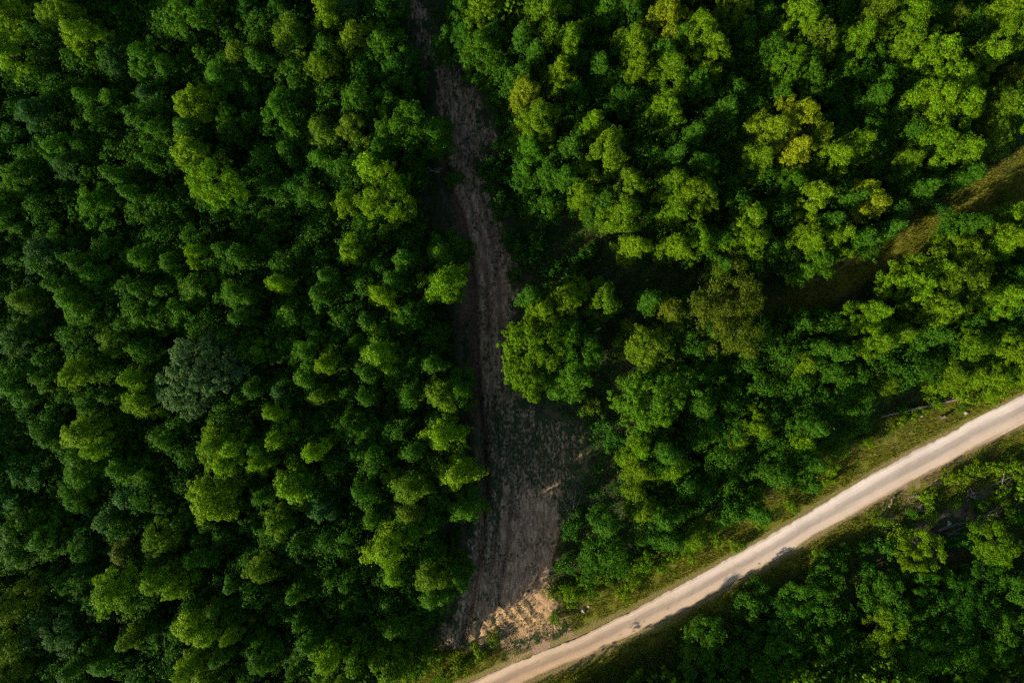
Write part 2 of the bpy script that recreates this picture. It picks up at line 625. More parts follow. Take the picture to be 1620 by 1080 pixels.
def quads_mesh(name, V, mat):
    n = len(V) // 4
    return make_mesh(name, V, np.arange(n * 4).reshape(n, 4), 4, mat)


def crown_points(rng, R, H, D, form, dens=1.0, lobe=1.25, gappy=0.0):
    """leaf sprays over boughs over an uneven envelope -> (pos, normal) of sprays"""
    ph = rng.uniform(0, 6.28, 6)

    def wid(t):
        if form == 'spire':
            return np.where(t < 0.35, 0.75 + 0.7 * t, np.maximum(0.03, (1 - ((t - 0.35) / 0.65) ** 1.35)))
        if form == 'cone':
            return np.where(t < 0.3, 0.8 + 0.66 * t, np.maximum(0.05, 1 - ((t - 0.3) / 0.72) ** 1.75))
        if form == 'dome':
            return np.where(t < 0.5, 0.8 + 0.4 * t, np.sqrt(np.maximum(0.0, 1 - ((t - 0.5) / 0.5) ** 2)))
        return np.where(t < 0.4, 0.75 + 0.62 * t, np.sqrt(np.maximum(0.0, 1 - ((t - 0.4) / 0.6) ** 2.2)))
    area = 2 * math.pi * R * 0.8 * D * 0.75 + math.pi * R * R * 0.5
    nl = int(area / (lobe * lobe * 2.1) * dens)
    cen = []
    tries = 0
    while len(cen) < nl and tries < nl * 40:
        tries += 1
        t = rng.uniform(0.10, 1.0) ** 0.8
        w = float(wid(np.array(t)))
        if rng.uniform() > w + 0.12:
            continue
        a = rng.uniform(0, 2 * math.pi)
        irr = 1 + 0.20 * math.sin(2 * a + ph[0]) + 0.17 * math.sin(3 * a + ph[1] + 3 * t) + 0.13 * math.sin(5 * a + ph[2] + 5 * t)
        if gappy and math.sin(3 * a + ph[3] + 4 * t) + 0.6 * math.sin(7 * t + ph[4] + 2 * a) > 1.25 - gappy:
            continue
        f = rng.uniform(0.72, 1.0) if rng.uniform() < 0.8 else rng.uniform(0.2, 0.7)
        rr = max(0.0, R * w * irr * f - lobe * 0.45 * w)
        c = np.array([rr * math.cos(a), rr * math.sin(a), H - D + t * D - lobe * 0.6 * (t > 0.8) + rng.uniform(-.3, .3)])
        if cen and np.min(np.linalg.norm(np.array(cen) - c, axis=1)) < lobe * 0.62:
            continue
        cen.append(c)
    cen = np.array(cen)
    P, Nn = [], []
    axis_pt = np.array([0, 0, H - D * 0.6])
    for c in cen:
        out = unit((c - axis_pt) * np.array([1, 1, 0.7]))
        rl = lobe * rng.uniform(0.5, 1.35)
        ns = max(5, int(2 * math.pi * rl * rl / 0.44))
        dirs = unit(rng.normal(size=(ns, 3)) * 0.75 + out * 0.65 + np.array([0, 0, 0.4]))
        sc = np.array([1.0, 1.0, 0.8])
        reach = rng.uniform(0.45, 1.25, (ns, 1)) + 0.35 * np.maximum(0, dirs @ out)[:, None] * rng.uniform(0, 1, (ns, 1))
        P.append(c + dirs * rl * sc * reach)
        Nn.append(dirs)
    return np.vstack(P), np.vstack(Nn), cen


def crown_leaves(rng, P, Nn, per=12, ln=0.30, spread=0.26, up=0.5):
    n = len(P) * per
    p = np.repeat(P, per, 0)
    d = np.repeat(Nn, per, 0)
    off = rng.normal(size=(n, 3)) * spread
    off -= d * (np.sum(off * d, 1, keepdims=True)) * 0.6
    q = np.linalg.norm(off, axis=1, keepdims=True)
    pos = p + off - d * (q * q * 0.9 / max(spread, 0.1)) * 0.5      # each tuft is a little dome
    nr = unit(d * 0.6 + np.array([0, 0, up]) + off * 1.6 / max(spread, 0.1) * 0.4 + rng.normal(size=(n, 3)) * 0.3)
    return leaf_quads(rng, pos, nr, np.full(n, ln))


def tubes(segs, sides=6):
    """segs: list of polylines [(x,y,z,r), ...] -> verts, faces(4)"""
    V, F = [], []
    for pl in segs:
        pl = np.array(pl, float)
        base = len(V)
        m = len(pl)
        for i in range(m):
            t = pl[min(i + 1, m - 1), :3] - pl[max(i - 1, 0), :3]
            t = t / max(np.linalg.norm(t), 1e-6)
            ref = np.array([1, 0, 0]) if abs(t[0]) < 0.8 else np.array([0, 1, 0])
            a = np.cross(t, ref)
            a /= np.linalg.norm(a)
            b = np.cross(t, a)
            for k in range(sides):
                an = 2 * math.pi * k / sides
                V.append(pl[i, :3] + pl[i, 3] * (a * math.cos(an) + b * math.sin(an)))
        for i in range(m - 1):
            for k in range(sides):
                k2 = (k + 1) % sides
                F.append((base + i * sides + k, base + i * sides + k2, base + (i + 1) * sides + k2, base + (i + 1) * sides + k))
        for e in (0, m - 1):                     # close the ends
            V.append(pl[e, :3])
            ci = len(V) - 1
            o = base + e * sides
            for k in range(0, sides, 2):
                F.append((ci, o + k, o + (k + 1) % sides, o + (k + 2) % sides))
    return np.array(V), np.array(F)


def trunk_mesh(rng, H, D, R, cen, name):
    r0 = 0.012 * H + 0.05
    lean = rng.normal(size=2) * 0.02 * H
    main = []
    for t in np.linspace(0, 0.93, 8):
        w = rng.normal(size=2) * 0.06 * (0 < t)
        main.append((lean[0] * t + w[0], lean[1] * t + w[1], H * t - 0.5 * (t == 0), r0 * (1.5 if t == 0 else 1 - 0.85 * t)))
    segs = [main]
    m = np.array(main)
    idx = rng.permutation(len(cen))[:12]
    for i in idx:
        c = cen[i]
        zz = max(H - D * 0.95, c[2] - 0.5 * math.hypot(c[0], c[1]) - 0.6)
        zz = min(zz, H * 0.85)
        st = np.array([np.interp(zz, m[:, 2], m[:, k]) for k in range(3)])
        rr = np.interp(zz, m[:, 2], m[:, 3]) * 0.55
        md = (st + c) / 2 + np.array([0, 0, -0.25])
        c = st + (c - st) * 0.8
        segs.append([(*st, rr), (*md, rr * 0.7), (*c, rr * 0.2)])
    V, F = tubes(segs, 6)
    return make_mesh(name, V, F, 4, M_BARK, True)


RNG = np.random.default_rng(7)
VAR = {}
POINTS = {}


def variant(key, n, R, H, D, form, per, ln, lobe, dens=1.0, gappy=0.0, spread=0.23, up=0.5):
    VAR[key] = []
    for i in range(n):
        P, Nn, cen = crown_points(RNG, R, H, D, form, dens, lobe, gappy)
        V = crown_leaves(RNG, P, Nn, per, ln, spread, up)
        VAR[key].append((quads_mesh("crown", V, M_LEAF), trunk_mesh(RNG, H, D, R, cen, "trunk"), R, H))
        POINTS.setdefault(key, []).append((P, Nn))


variant('wide', 6, 5.4, 15, 11, 'egg', 19, 0.23, 1.15, 0.95, 0.5)
variant('mid', 8, 4.1, 15, 12.5, 'cone', 19, 0.23, 0.92, 0.95, 0.35)
variant('slim', 5, 2.8, 15, 12.5, 'spire', 18, 0.22, 0.78, 1.0, 0.15)
variant('low', 5, 3.4, 8, 6, 'egg', 18, 0.22, 0.85, 0.95, 0.4)
variant('sapling', 4, 1.9, 4.5, 3.6, 'egg', 11, 0.25, 0.75, 0.9, 0.3, 0.24)
variant('dense', 1, 6.0, 14, 9, 'dome', 15, 0.26, 1.0, 1.35, 0.0, 0.22)
variant('feathery', 2, 6.4, 14, 8, 'dome', 16, 0.21, 1.2, 1.15, 0.2, 0.32, 0.2)
variant('grey', 1, 6.2, 17, 11, 'egg', 14, 0.27, 0.85, 1.35, 0.1, 0.20)

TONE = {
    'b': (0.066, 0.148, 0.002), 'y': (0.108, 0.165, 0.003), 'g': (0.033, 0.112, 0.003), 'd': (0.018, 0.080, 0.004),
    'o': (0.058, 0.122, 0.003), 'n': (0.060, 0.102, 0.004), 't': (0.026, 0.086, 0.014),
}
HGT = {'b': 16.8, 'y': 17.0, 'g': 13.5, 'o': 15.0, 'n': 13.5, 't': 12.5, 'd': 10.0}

# crowns as read off nine enlarged tiles of the photo: x, y, radius (thirds of a photo pixel), tone, optional form
TREES = [
    ((0, 0), "30,70,85,b;55,250,105,b;300,90,110,b;400,190,120,b;230,190,60,b;720,310,105,g;930,100,135,g;1150,270,75,o;1240,300,60,y;1390,200,95,o;1540,330,105,o;"
             "1560,60,95,b;1200,60,115,d;930,500,115,b;1090,580,105,g;900,620,60,b;920,740,90,b;1040,870,135,b;720,480,80,t;560,490,85,g;430,470,80,g;670,560,55,y;"
             "745,780,65,o;575,840,62,y;660,930,62,y;470,980,100,g;300,720,110,g;190,550,120,t;80,660,110,d;350,800,120,t;100,860,120,g;30,1010,100,g;420,620,90,d;"
             "560,660,95,d;770,640,80,g;1340,540,105,g;1420,650,85,g;1380,730,55,o;1550,640,95,o;1540,770,90,g;1280,760,90,d;1290,900,120,d;1430,900,115,d;1170,970,110,d;"
             "600,100,115,d;780,110,100,d;570,290,100,t;900,320,90,d;1060,390,85,g;1200,430,115,d;160,400,115,d;1340,60,100,d;480,30,80,d;230,960,110,d;870,960,100,d;1060,110,80,d"),
    ((540, 0), "40,60,80,t;80,190,90,o;195,60,105,d;200,230,115,g;110,350,120,d;262,350,105,d;90,480,125,g;320,600,140,g;60,620,100,o;425,640,95,g;190,715,50,b;"
               "150,800,85,b;215,940,155,b;20,960,75,b;90,720,100,d;670,50,95,b;575,60,85,d;580,190,105,d;660,240,120,g;860,190,60,b;965,80,110,b;1080,210,80,b;"
               "925,270,50,b;1030,350,75,b;850,370,65,b;870,440,70,y;1220,320,55,o;1150,80,95,d;1260,60,85,g;1370,60,60,b;1390,210,85,b;1400,340,70,b;1530,110,95,y;"
               "1600,190,60,b;1560,350,85,b;1530,270,65,b;1530,530,95,b;1190,590,75,b;940,580,100,b;900,710,80,g;1250,730,105,b;1090,700,65,b;1070,840,65,b;"
               "1140,920,75,b;990,830,70,g;1370,880,95,o;1330,1010,75,b;1580,740,55,b;1560,870,85,b;1590,1010,75,b;1440,560,105,d;1110,460,100,d;1310,480,105,d;1440,720,90,d;1240,950,90,g;780,330,90,d"),
    ((1080, 0), "60,180,120,b;130,250,105,b;60,400,90,g;240,60,95,o;280,160,75,g;410,200,95,d;560,80,95,b;640,190,95,o;490,340,100,g,dense;590,370,90,g;450,460,65,g;"
                "820,190,85,b;740,300,90,d;920,90,100,o;1060,100,105,b;1050,230,85,o;1180,260,115,b;1260,100,85,n;1500,60,85,b;1540,170,105,b;1440,280,80,b;1560,390,85,n;"
                "1570,540,115,o;1470,500,95,o;1180,480,115,b;1300,520,110,b;1280,380,85,b;1180,700,105,b;1290,730,115,b;1340,830,65,b;1050,770,70,o;1060,640,75,g;905,470,65,b;"
                "940,370,65,g;540,560,115,y;630,660,75,y;420,610,80,y;520,720,80,y;720,760,75,b;830,690,85,b;350,760,70,b;500,880,95,g;620,940,95,b;850,910,70,y;880,980,75,y;790,950,55,y;"
                "1120,900,60,b;1010,1000,60,g;690,1050,60,b;310,1040,85,b;80,790,95,g;40,640,65,b;60,930,105,b;200,520,50,y;190,610,95,d;220,890,80,d;880,810,90,d;"
                "740,530,100,d;1000,560,90,d;1440,630,80,o;890,270,90,d;1370,90,80,d;1580,970,90,b;1450,1020,90,b;1340,1070,60,b"),
    ((0, 360), "385,160,60,b;470,220,105,g;310,280,55,b;370,340,85,g;150,350,80,o;240,130,105,t;60,90,115,d;130,530,105,t;290,520,110,d;440,410,105,g;590,300,100,d;"
               "690,150,90,g;840,190,85,g;950,130,75,b;1080,110,55,o;1145,140,55,y;700,300,60,o;690,430,85,g;950,290,95,g;870,400,85,g;1140,320,85,g;1010,420,95,d;"
               "1160,430,60,b;1330,265,70,b;1560,230,50,b;1530,320,65,b;1405,420,85,g;1260,580,105,g;1090,520,50,o;1470,590,115,g;1560,640,70,b;580,550,80,o;690,570,90,g;"
               "950,690,180,t,grey;400,690,105,b;660,710,90,b;680,820,95,b;470,840,65,o;560,800,45,o;250,710,100,g;100,750,120,g;60,910,115,d;190,870,100,d;420,960,95,b;"
               "490,1040,75,b;270,990,75,g;650,960,110,d;820,1000,85,g;1040,1020,100,b;1130,1040,85,b;1250,1040,65,b;1310,870,75,b;1330,990,85,b;1500,1055,75,b;1220,760,60,o;"
               "1350,770,80,t;1470,720,95,g;1530,790,70,o;1430,900,85,d;1530,930,105,d;60,300,110,d;240,620,90,d;570,420,90,d;780,300,80,d;1250,140,90,d;1440,120,90,d;1230,700,60,d"),
    ((540, 360), "50,110,80,b;190,180,65,n;300,160,65,b;255,260,60,b;200,320,75,b;300,430,85,g;130,440,60,o;480,260,90,b;470,130,85,g;75,540,85,g;180,600,95,b;"
                 "130,690,60,y;430,640,65,o;470,790,90,o;120,790,50,y;320,800,80,g;560,760,85,g;480,990,95,b;80,950,105,g;240,960,105,d;160,1060,85,g;350,1060,60,b;550,90,70,d;430,520,80,d;300,600,90,d;350,260,80,d;"
                 "900,330,60,b;950,400,95,b;900,560,150,b;890,720,95,b;1070,350,95,b;1240,350,95,o;1070,540,130,g;1080,700,110,g;"
                 "1460,350,55,b;1560,400,85,n;1450,560,105,o;1470,800,160,g,dense;1390,90,75,b;1580,90,75,b;1420,1050,75,b;1540,1070,65,b"),
    ((1080, 360), "60,60,90,b;170,60,70,g;310,80,90,b;180,180,60,o;200,400,195,n,feathery;120,620,95,d;590,50,85,b;720,40,90,b;610,160,95,g;840,50,60,y;960,10,50,b;"
                  "300,640,95,d;550,460,90,d;700,450,90,d;890,400,75,b;880,530,105,b;1000,500,85,b;1160,160,85,b;1300,50,100,b;1490,60,105,b;1090,270,95,b;1280,250,130,o;"
                  "1210,390,95,b;1180,510,60,b;1500,330,95,b;1590,230,60,b;1340,560,115,b;1550,590,105,b;1450,700,105,b;1590,690,80,b;1160,620,95,d;1260,700,80,b;560,640,95,b;"
                  "640,570,45,b;740,590,55,b;700,680,70,g;950,730,85,o;780,780,105,g;330,930,95,b;250,1000,75,b;610,940,65,b;560,1030,85,b;190,760,80,g;90,840,70,g;"
                  "120,950,85,g;480,790,85,d;650,810,80,d;1390,410,80,d;30,740,80,d"),
    ((0, 720), "420,50,100,g;600,50,95,g;700,80,85,g;400,180,100,g;110,170,145,d;120,400,125,g;250,390,110,g;540,290,105,t;640,190,95,t;800,230,105,d;1010,200,112,b;1100,30,100,b;"
               "1250,30,70,b;1390,140,95,b;1270,180,55,b;1330,310,90,o;1560,380,60,n;1530,250,95,t;620,430,85,n;780,390,100,o;440,440,75,g;420,550,65,g;570,620,115,b;"
               "780,590,90,b;860,610,70,b;975,380,50,t;950,470,95,g;1250,520,115,o;1420,640,60,o;1490,590,90,d;650,840,80,o;930,790,85,b;1010,820,85,b;1120,830,70,b;1070,920,60,b;"
               "920,990,90,b;990,1060,90,b;1440,770,50,n;1330,740,90,d;1480,870,60,b;1560,940,90,b;1420,990,60,o;380,980,55,y;530,960,85,g;290,790,150,t;80,690,110,o;"
               "80,850,105,o;60,1010,105,o;210,990,95,d;400,860,95,d;700,1030,110,d;820,960,80,d;1250,930,110,g;1230,800,95,d;1060,700,45,o;240,590,95,d;1130,590,65,g;300,250,60,d;920,300,60,d"),
    ((540, 720), "330,150,95,o;330,260,80,o;110,160,65,b;150,280,85,g;540,70,95,b;570,240,85,g;220,430,95,b;260,540,75,b;350,330,100,g;430,560,95,o;560,560,65,g;440,660,85,g;"
                 "60,450,80,d;45,600,80,d;250,790,85,g;100,690,100,d;80,900,110,g;30,1030,70,o;190,1000,80,d;1420,70,85,b;1560,60,85,b;1430,240,85,b;1520,300,55,b;1570,400,60,g;1260,320,70,g"),
    ((1080, 720), "1160,440,70,b;1100,500,70,b;980,630,65,b;1110,590,80,g;960,820,90,b;1010,740,65,b;1140,700,75,g;1475,410,85,b;1600,640,65,b;1060,980,105,g;1170,940,100,g;"
                  "1350,980,90,g;1560,840,90,g;1470,930,85,g;1250,600,95,d;1400,560,100,d;1320,690,105,d;565,675,90,g;470,750,100,d;322,690,85,d;690,570,95,d;560,830,95,d;"
                  "470,960,100,g;660,890,60,g;230,970,70,g;120,860,100,g;60,1010,95,g;370,1020,60,g;850,960,95,d;720,1000,95,d;200,60,90,g;450,90,70,b;600,30,65,b;350,260,70,b;230,270,75,g;60,380,75,b;590,130,50,b;90,150,80,d;1480,760,90,d;1280,850,90,d"),
]
# young growth along the verges
BUSHES = [
    ((540, 720), "1420,500,55,b;1390,590,45,b;1340,650,38,b;1240,560,50,o;1140,590,40,b;1090,660,55,b;1060,610,35,b;430,950,55,o;560,1000,55,o;300,1040,35,y;560,920,22,y;650,930,45,o;1000,640,40,o;1210,480,60,d;1310,520,50,g;1150,460,60,d;1060,500,55,d;1100,330,60,d;1190,640,40,g;1500,520,45,b;1560,470,40,b;480,1050,45,o;720,860,35,o;380,1010,40,g;1020,770,35,o"),
    ((540, 360), "620,840,30,y;1180,850,48,o;1110,215,60,d;1000,210,55,d;850,150,60,d;920,90,65,d;800,60,55,d;1180,130,55,d;1240,930,55,d;1290,1010,55,d;820,250,40,d"),
    ((540, 0), "540,850,42,g;525,880,18,y;790,560,75,d;800,690,75,d;720,830,70,d;830,880,75,d;900,980,75,d;760,980,65,d;960,950,60,d"),
    ((1080, 360), "980,950,22,b;700,1040,60,b;850,1000,40,b;830,930,50,g;1030,900,35,o;1090,880,35,o;1400,800,40,b;1480,790,45,b;1320,790,45,b;1194,834,34,b;1020,872,36,g;1120,862,30,o;1190,760,50,b;1330,860,22,g;870,330,60,d;1010,330,55,g"),
    ((1080, 720), "1010,360,60,b;930,300,35,o;1160,195,38,b;1175,285,42,b;1380,60,45,b;1470,60,45,b;1560,40,45,b;1265,100,40,b;1330,100,40,o;1590,130,45,b;1500,190,40,b;1540,260,45,g;1290,230,30,o;"
                  "1400,240,40,g;1600,300,55,g;860,440,45,d;730,480,55,g;640,470,40,o;260,430,35,b;160,400,35,b;380,330,30,b;520,240,35,b;700,120,35,b;30,470,40,b;690,60,40,b;1090,290,35,g;960,440,60,d;880,560,60,d;1300,400,60,d"),
    ((1080, 0), "1290,1040,35,g;1500,950,35,b;1200,1000,50,d"),
]


def parse(blocks):
    for (ox, oy), s in blocks:
        for it in s.split(';'):
            if not it:
                continue
            p = it.split(',')
            yield ox + float(p[0]) / 3, oy + float(p[1]) / 3, float(p[2]) / 3, p[3], (p[4] if len(p) > 4 else None)


def road_v(u):                     # photo row of the road's middle at column u
    xs = [p[0] for p in ROAD_UP][::-1]
    ys = [p[1] for p in ROAD_UP][::-1]
    return float(np.interp(u, xs, ys)) + 23


SIZE = [(2.6, "slender"), (3.4, "small"), (4.6, "mid-sized"), (5.8, "large"), (99, "very large")]
TNAME = {'b': "light-green", 'y': "yellow-green", 'g': "mid-green", 'd': "dark-green", 'o': "olive-green", 'n': "brown-olive", 't': "grey-green"}
HAND = {}                           # index -> label, filled below
protos = {}
prng = random.Random(3)
TREE_INFO = []


def track_u(v):                    # photo column of the track's middle, upper stretch
    return float(np.interp(v, [-50, 0, 60, 110, 170, 240], [645, 656, 672, 694, 726, 745]))


def plant_tree(u, v, r, tone, form):
    if v < 190 and abs(u - track_u(v)) < r * 1.1 + 24:
        u = track_u(v) + (1 if u > track_u(v) else -1) * (r * 1.1 + 24)
    south = v > road_v(u) - 5
    strip = (not south) and u > 1000 and v > 560 + (1300 - u) * 0.12 and v > 330 + (1620 - u) * 0.45
    h = HGT[tone] + prng.uniform(-1.1, 1.1)
    rm = r * PX * 0.9
    h += 0.35 * (rm - 3.3)
    r *= prng.uniform(0.84, 1.24) if u < 640 else prng.uniform(0.94, 1.16)
    if south:
        h *= 0.5
    elif strip:
        h *= 0.68
    elif u < 1000 and 640 < v and u > 780:
        h *= 0.7
    if form is None:
        if h < 9.5:
            key = 'low' if rm > 2.2 else 'sapling'
        elif rm > (4.3 if u > 720 else 4.5):
            key = 'wide'
        elif rm > (2.9 if u > 720 else 3.3):
            key = 'mid'
        else:
            key = 'slim'
    else:
        key = form
    if form == 'dense' and u < 1100:
        h = 13.5
    if form == 'grey':
        h = 17.5                     # bluish, silvery foliage
    vs = VAR[key]
    vi = prng.randrange(len(vs))
    cm, tm, R0, H0 = vs[vi]
    za = h * 0.74
    k = 1.5 * (CAM_H - za) / 1620
    rm = r * k
    x, y = (u - 810) * k, (540 - v) * k
    if u > 1330 and not south:             # nothing grows right in the old path
        for _ in range(6):
            X, Y = np.array([x, x + .3, x]), np.array([y, y, y + .3])
            q = poly_sd(X, Y, PATH)
            if q[0] > 1.2:
                break
            g = np.array([q[1] - q[0], q[2] - q[0]])
            g = g / max(1e-6, np.linalg.norm(g))
            x, y = x + g[0] * 0.9, y + g[1] * 0.9
    pk = (key, vi)
    if pk not in protos:
        root = bpy.data.objects.new("broadleaf_tree", None)
        C.objects.link(root)
        link("trunk", tm, root)
        link("crown", cm, root)
        protos[pk] = root
    else:
        src = protos[pk]
        root = src.copy()
        C.objects.link(root)
        for ch in src.children:
            c = ch.copy()
            C.objects.link(c)
            c.parent = root
    root.name = "broadleaf_tree"
    root.empty_display_size = 0.5
    s = rm / R0 * 1.02
    root.scale = (s, s * prng.uniform(0.93, 1.07), h / H0)
    root.rotation_euler = (0, 0, prng.uniform(0, 6.283))
    root.location = (x, y, tz(x, y) - 0.05)
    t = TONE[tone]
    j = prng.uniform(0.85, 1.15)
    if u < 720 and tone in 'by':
        j *= 1.2                     # western wood: paler new growth, plus sunlit brightness put into the leaf colour
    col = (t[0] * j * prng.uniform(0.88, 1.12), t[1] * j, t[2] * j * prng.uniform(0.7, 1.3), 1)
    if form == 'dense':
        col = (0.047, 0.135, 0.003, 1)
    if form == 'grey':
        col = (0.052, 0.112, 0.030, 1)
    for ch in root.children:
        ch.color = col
    TREE_INFO.append((root, u, v, rm, tone, key))
    return root


def plant_bush(u, v, r, tone, n):
    h = r * PX * 1.35 + 0.4
    za = h * 0.6
    k = 1.5 * (CAM_H - za) / 1620
    rm = r * k
    x, y = (u - 810) * k, (540 - v) * k
    vs = VAR['bush']
    vi = prng.randrange(len(vs))
    cm, tm, R0, H0 = vs[vi]
    pk = ('bush', vi)
    if pk not in protos:
        root = bpy.data.objects.new("bush", None)
        C.objects.link(root)
        link("stem", tm, root)
        link("foliage", cm, root)
        protos[pk] = root
    else:
        src = protos[pk]
        root = src.copy()
        C.objects.link(root)
        for ch in src.children:
            c = ch.copy()
            C.objects.link(c)
            c.parent = root
    root.name = "bush"
    s = rm / R0
    root.scale = (s, s, h / H0)
    root.rotation_euler = (0, 0, prng.uniform(0, 6.283))
    root.location = (x, y, tz(x, y) - 0.03)
    t = TONE[tone]
    j = prng.uniform(0.85, 1.2)
    for ch in root.children:
        ch.color = (t[0] * j * prng.uniform(0.9, 1.15), t[1] * j, t[2] * j, 1)
    TREE_INFO.append((root, u, v, rm, tone, 'bush'))
    return root


variant('bush', 5, 1.7, 2.4, 2.2, 'dome', 10, 0.24, 0.6, 0.85, 0.3, 0.22)

ALL = list(parse(TREES))
W = {'d': 0.72, 'g': 0.9}
order = sorted(range(len(ALL)), key=lambda i: -ALL[i][2] * W.get(ALL[i][3], 1.0) - (9 if ALL[i][4] else 0))
OWN = set(order[:300])
SHADED = []
for i, (u, v, r, tone, form) in enumerate(ALL):
    if i in OWN:
        plant_tree(u, v, r, tone, form)
    else:
        SHADED.append((u, v, r, tone))
for i, (u, v, r, tone, form) in enumerate(parse(BUSHES)):
    plant_bush(u, v, r, tone, i)

LANDMARKS = [
    (315, 590, "the big grey-green crown"), (1147, 493, "the broad brown-olive crown"), (1030, 627, "the dense round crown"),
    (1255, 195, "the big yellow crown"), (1372, 310, "the small yellow crown"), (347, 290, "the tall bright twin crown"), (612, 310, "the bright crown beside the track"),
    (840, 550, "the lone clump by the track"), (1100, 65, "the bright oval crown"), (1572, 857, "the bright lone sapling"),
    (0, 0, "the top left corner"), (0, 330, "the left edge a third down"), (0, 720, "the left edge two thirds down"), (0, 1080, "the bottom left corner"),
    (330, 1080, "the bottom edge a fifth across"), (655, 0, "the track's top end"), (715, 215, "the track's upper bend"), (735, 560, "the middle of the track"),
    (800, 985, "the sunlit bank"), (1450, 642, "the fallen log"), (1585, 757, "the brushwood heap"), (1600, 285, "the lit end of the grass path"),
    (1620, 645, "the road's right end"), (1620, 1080, "the bottom right corner"), (1178, 905, "the tree shadow on the road"), (1620, 0, "the top right corner"),
    (655, 777, "the olive crown by the track"), (1250, 1080, "the bottom edge below the road"), (380, 0, "the top edge a quarter across"), (880, 0, "the top edge right of the track"),
    (440, 820, "the pale gap below the grey-green crown"), (520, 500, "the cluster of bright tips"),
]
LANDMARKS = [q for q in LANDMARKS if not q[2].startswith(("the pale gap", "the cluster"))]
OWN_LABEL = [
    (315, 590, "big grey-green round crown standing out in the wood left of the track"), (1147, 493, "broad brown-olive feathery crown at the dark end of the grass path"),
    (1030, 627, "dense round mid-green crown right of the dark clearing"), (1260, 193, "big yellow crown in the middle of the upper right wood"),
    (1363, 303, "small yellow crown just above the grass path"), (347, 290, "tall bright green crown, lower of a twin pair in the left wood"),
    (310, 167, "tall bright green crown, upper of a twin pair in the left wood"), (612, 310, "large bright green crown leaning out beside the dirt track"),
    (1100, 60, "bright oval crown at the top edge of the upper right wood"), (1572, 857, "bright lone sapling below the brushwood heap south of the road"),
    (840, 547, "largest bright crown of the lone clump right of the track"), (650, 777, "large olive crown overhanging the track's lower stretch"),
]
DIRS = ["right of", "above right of", "above", "above left of", "left of", "below left of", "below", "below right of"]
ORD = ["first", "second", "third", "fourth", "fifth", "sixth", "seventh", "eighth", "ninth", "tenth", "eleventh", "twelfth", "thirteenth", "fourteenth"]
FORMW = {'wide': "broad", 'mid': "rounded", 'slim': "pointed", 'low': "bushy", 'sapling': "young", 'dense': "dense", 'feathery': "feathery", 'grey': "round", 'bush': ""}
LIT = "111111101211022001100000011011010011001100010100111021212112222022222222222222000222002221222220221021222221212222212222020001000000000001100110011000111110011001111101000220200111020002221111121222121222221122212222222210222001000010010111110001100101001010000000111102101100012212212200010111001011112112001101211111112121201000000110000001001100011222201220012212222221000000121222221110101"
LABELS = {}
taken = set()
for lu, lv, text in OWN_LABEL:
    i = min((k for k in range(len(TREE_INFO)) if k not in taken and TREE_INFO[k][5] != 'bush'),
            key=lambda k: math.hypot(TREE_INFO[k][1] - lu, TREE_INFO[k][2] - lv) - TREE_INFO[k][3] * 3)
    taken.add(i)
    LABELS[i] = text
sectors = {}
for i, (root, u, v, rm, tone, key) in enumerate(TREE_INFO):
    if i in LABELS:
        continue
    lm = min(LANDMARKS, key=lambda q: math.hypot(q[0] - u, q[1] - v))
    a = math.degrees(math.atan2(lm[1] - v, u - lm[0]))
    sec = int(((a + 22.5) % 360) // 45)
    sectors.setdefault((lm[2], sec, key == 'bush'), []).append((math.hypot(lm[0] - u, lm[1] - v), i))
for (name, sec, is_bush), lst in sectors.items():
    lst.sort()
    for n, (dd_, i) in enumerate(lst):
        root, u, v, rm, tone, key = TREE_INFO[i]
        noun = "bush" if is_bush else "tree"
        size = ("tiny" if rm < 1.2 else "small" if rm < 1.9 else "large") if is_bush else [w for q, w in SIZE if rm < q][0]
        lit = LIT[i] if i < len(LIT) else '1'
        tw = "mid-green" if (lit == '0' and tone == 'b') or (lit == '2' and tone == 'd') else TNAME[tone]
        w = [size] + ([{'0': "shaded", '2': "sunlit"}[LIT[i]]] if i < len(LIT) and LIT[i] in '02' else []) + [tw] \
            + ([FORMW[key]] if FORMW[key] and FORMW[key] != size else []) + [noun]
        LABELS[i] = " ".join(w) + (", %s %s %s" % (ORD[n], DIRS[sec], name) if len(lst) > 1 else ", %s %s" % (DIRS[sec], name))
for i, (root, u, v, rm, tone, key) in enumerate(TREE_INFO):
    if key == 'bush':
        tag(root, LABELS[i], "bush", "bushes beside the road and track")
    else:
        g = "trees south of the road" if v > road_v(u) - 5 else ("trees of the wood left of the track" if u < 760 else "trees right of the track")
        tag(root, LABELS[i], "tree", g)
assert len(set(LABELS.values())) == len(LABELS), "labels repeat"
print("TREES", sum(1 for t in TREE_INFO if t[5] != 'bush'), "BUSHES", sum(1 for t in TREE_INFO if t[5] == 'bush'))

# ------------------------------------------------------------------ uncountable growth
def clump_mesh(rng, x, y, rad, hgt, per, ln):
    """low leafy domes scattered over the ground"""
    n = len(x)
    z0 = terrain(x, y)
    dirs = unit(rng.normal(size=(n, per, 3)) * np.array([1, 1, 0.8]) + np.array([0, 0, 0.6]))
    rr = rng.uniform(0.55, 1.05, (n, per, 1))
    pos = np.stack([x, y, z0], 1)[:, None, :] + dirs * rr * np.stack([rad, rad, hgt], 1)[:, None, :]
    pos[..., 2] = np.maximum(pos[..., 2], z0[:, None] + 0.05)
    nr = unit(dirs * 0.6 + np.array([0, 0, 0.5]) + rng.normal(size=(n, per, 3)) * 0.4)
    return leaf_quads(rng, pos.reshape(-1, 3), nr.reshape(-1, 3), np.full(n * per, ln))


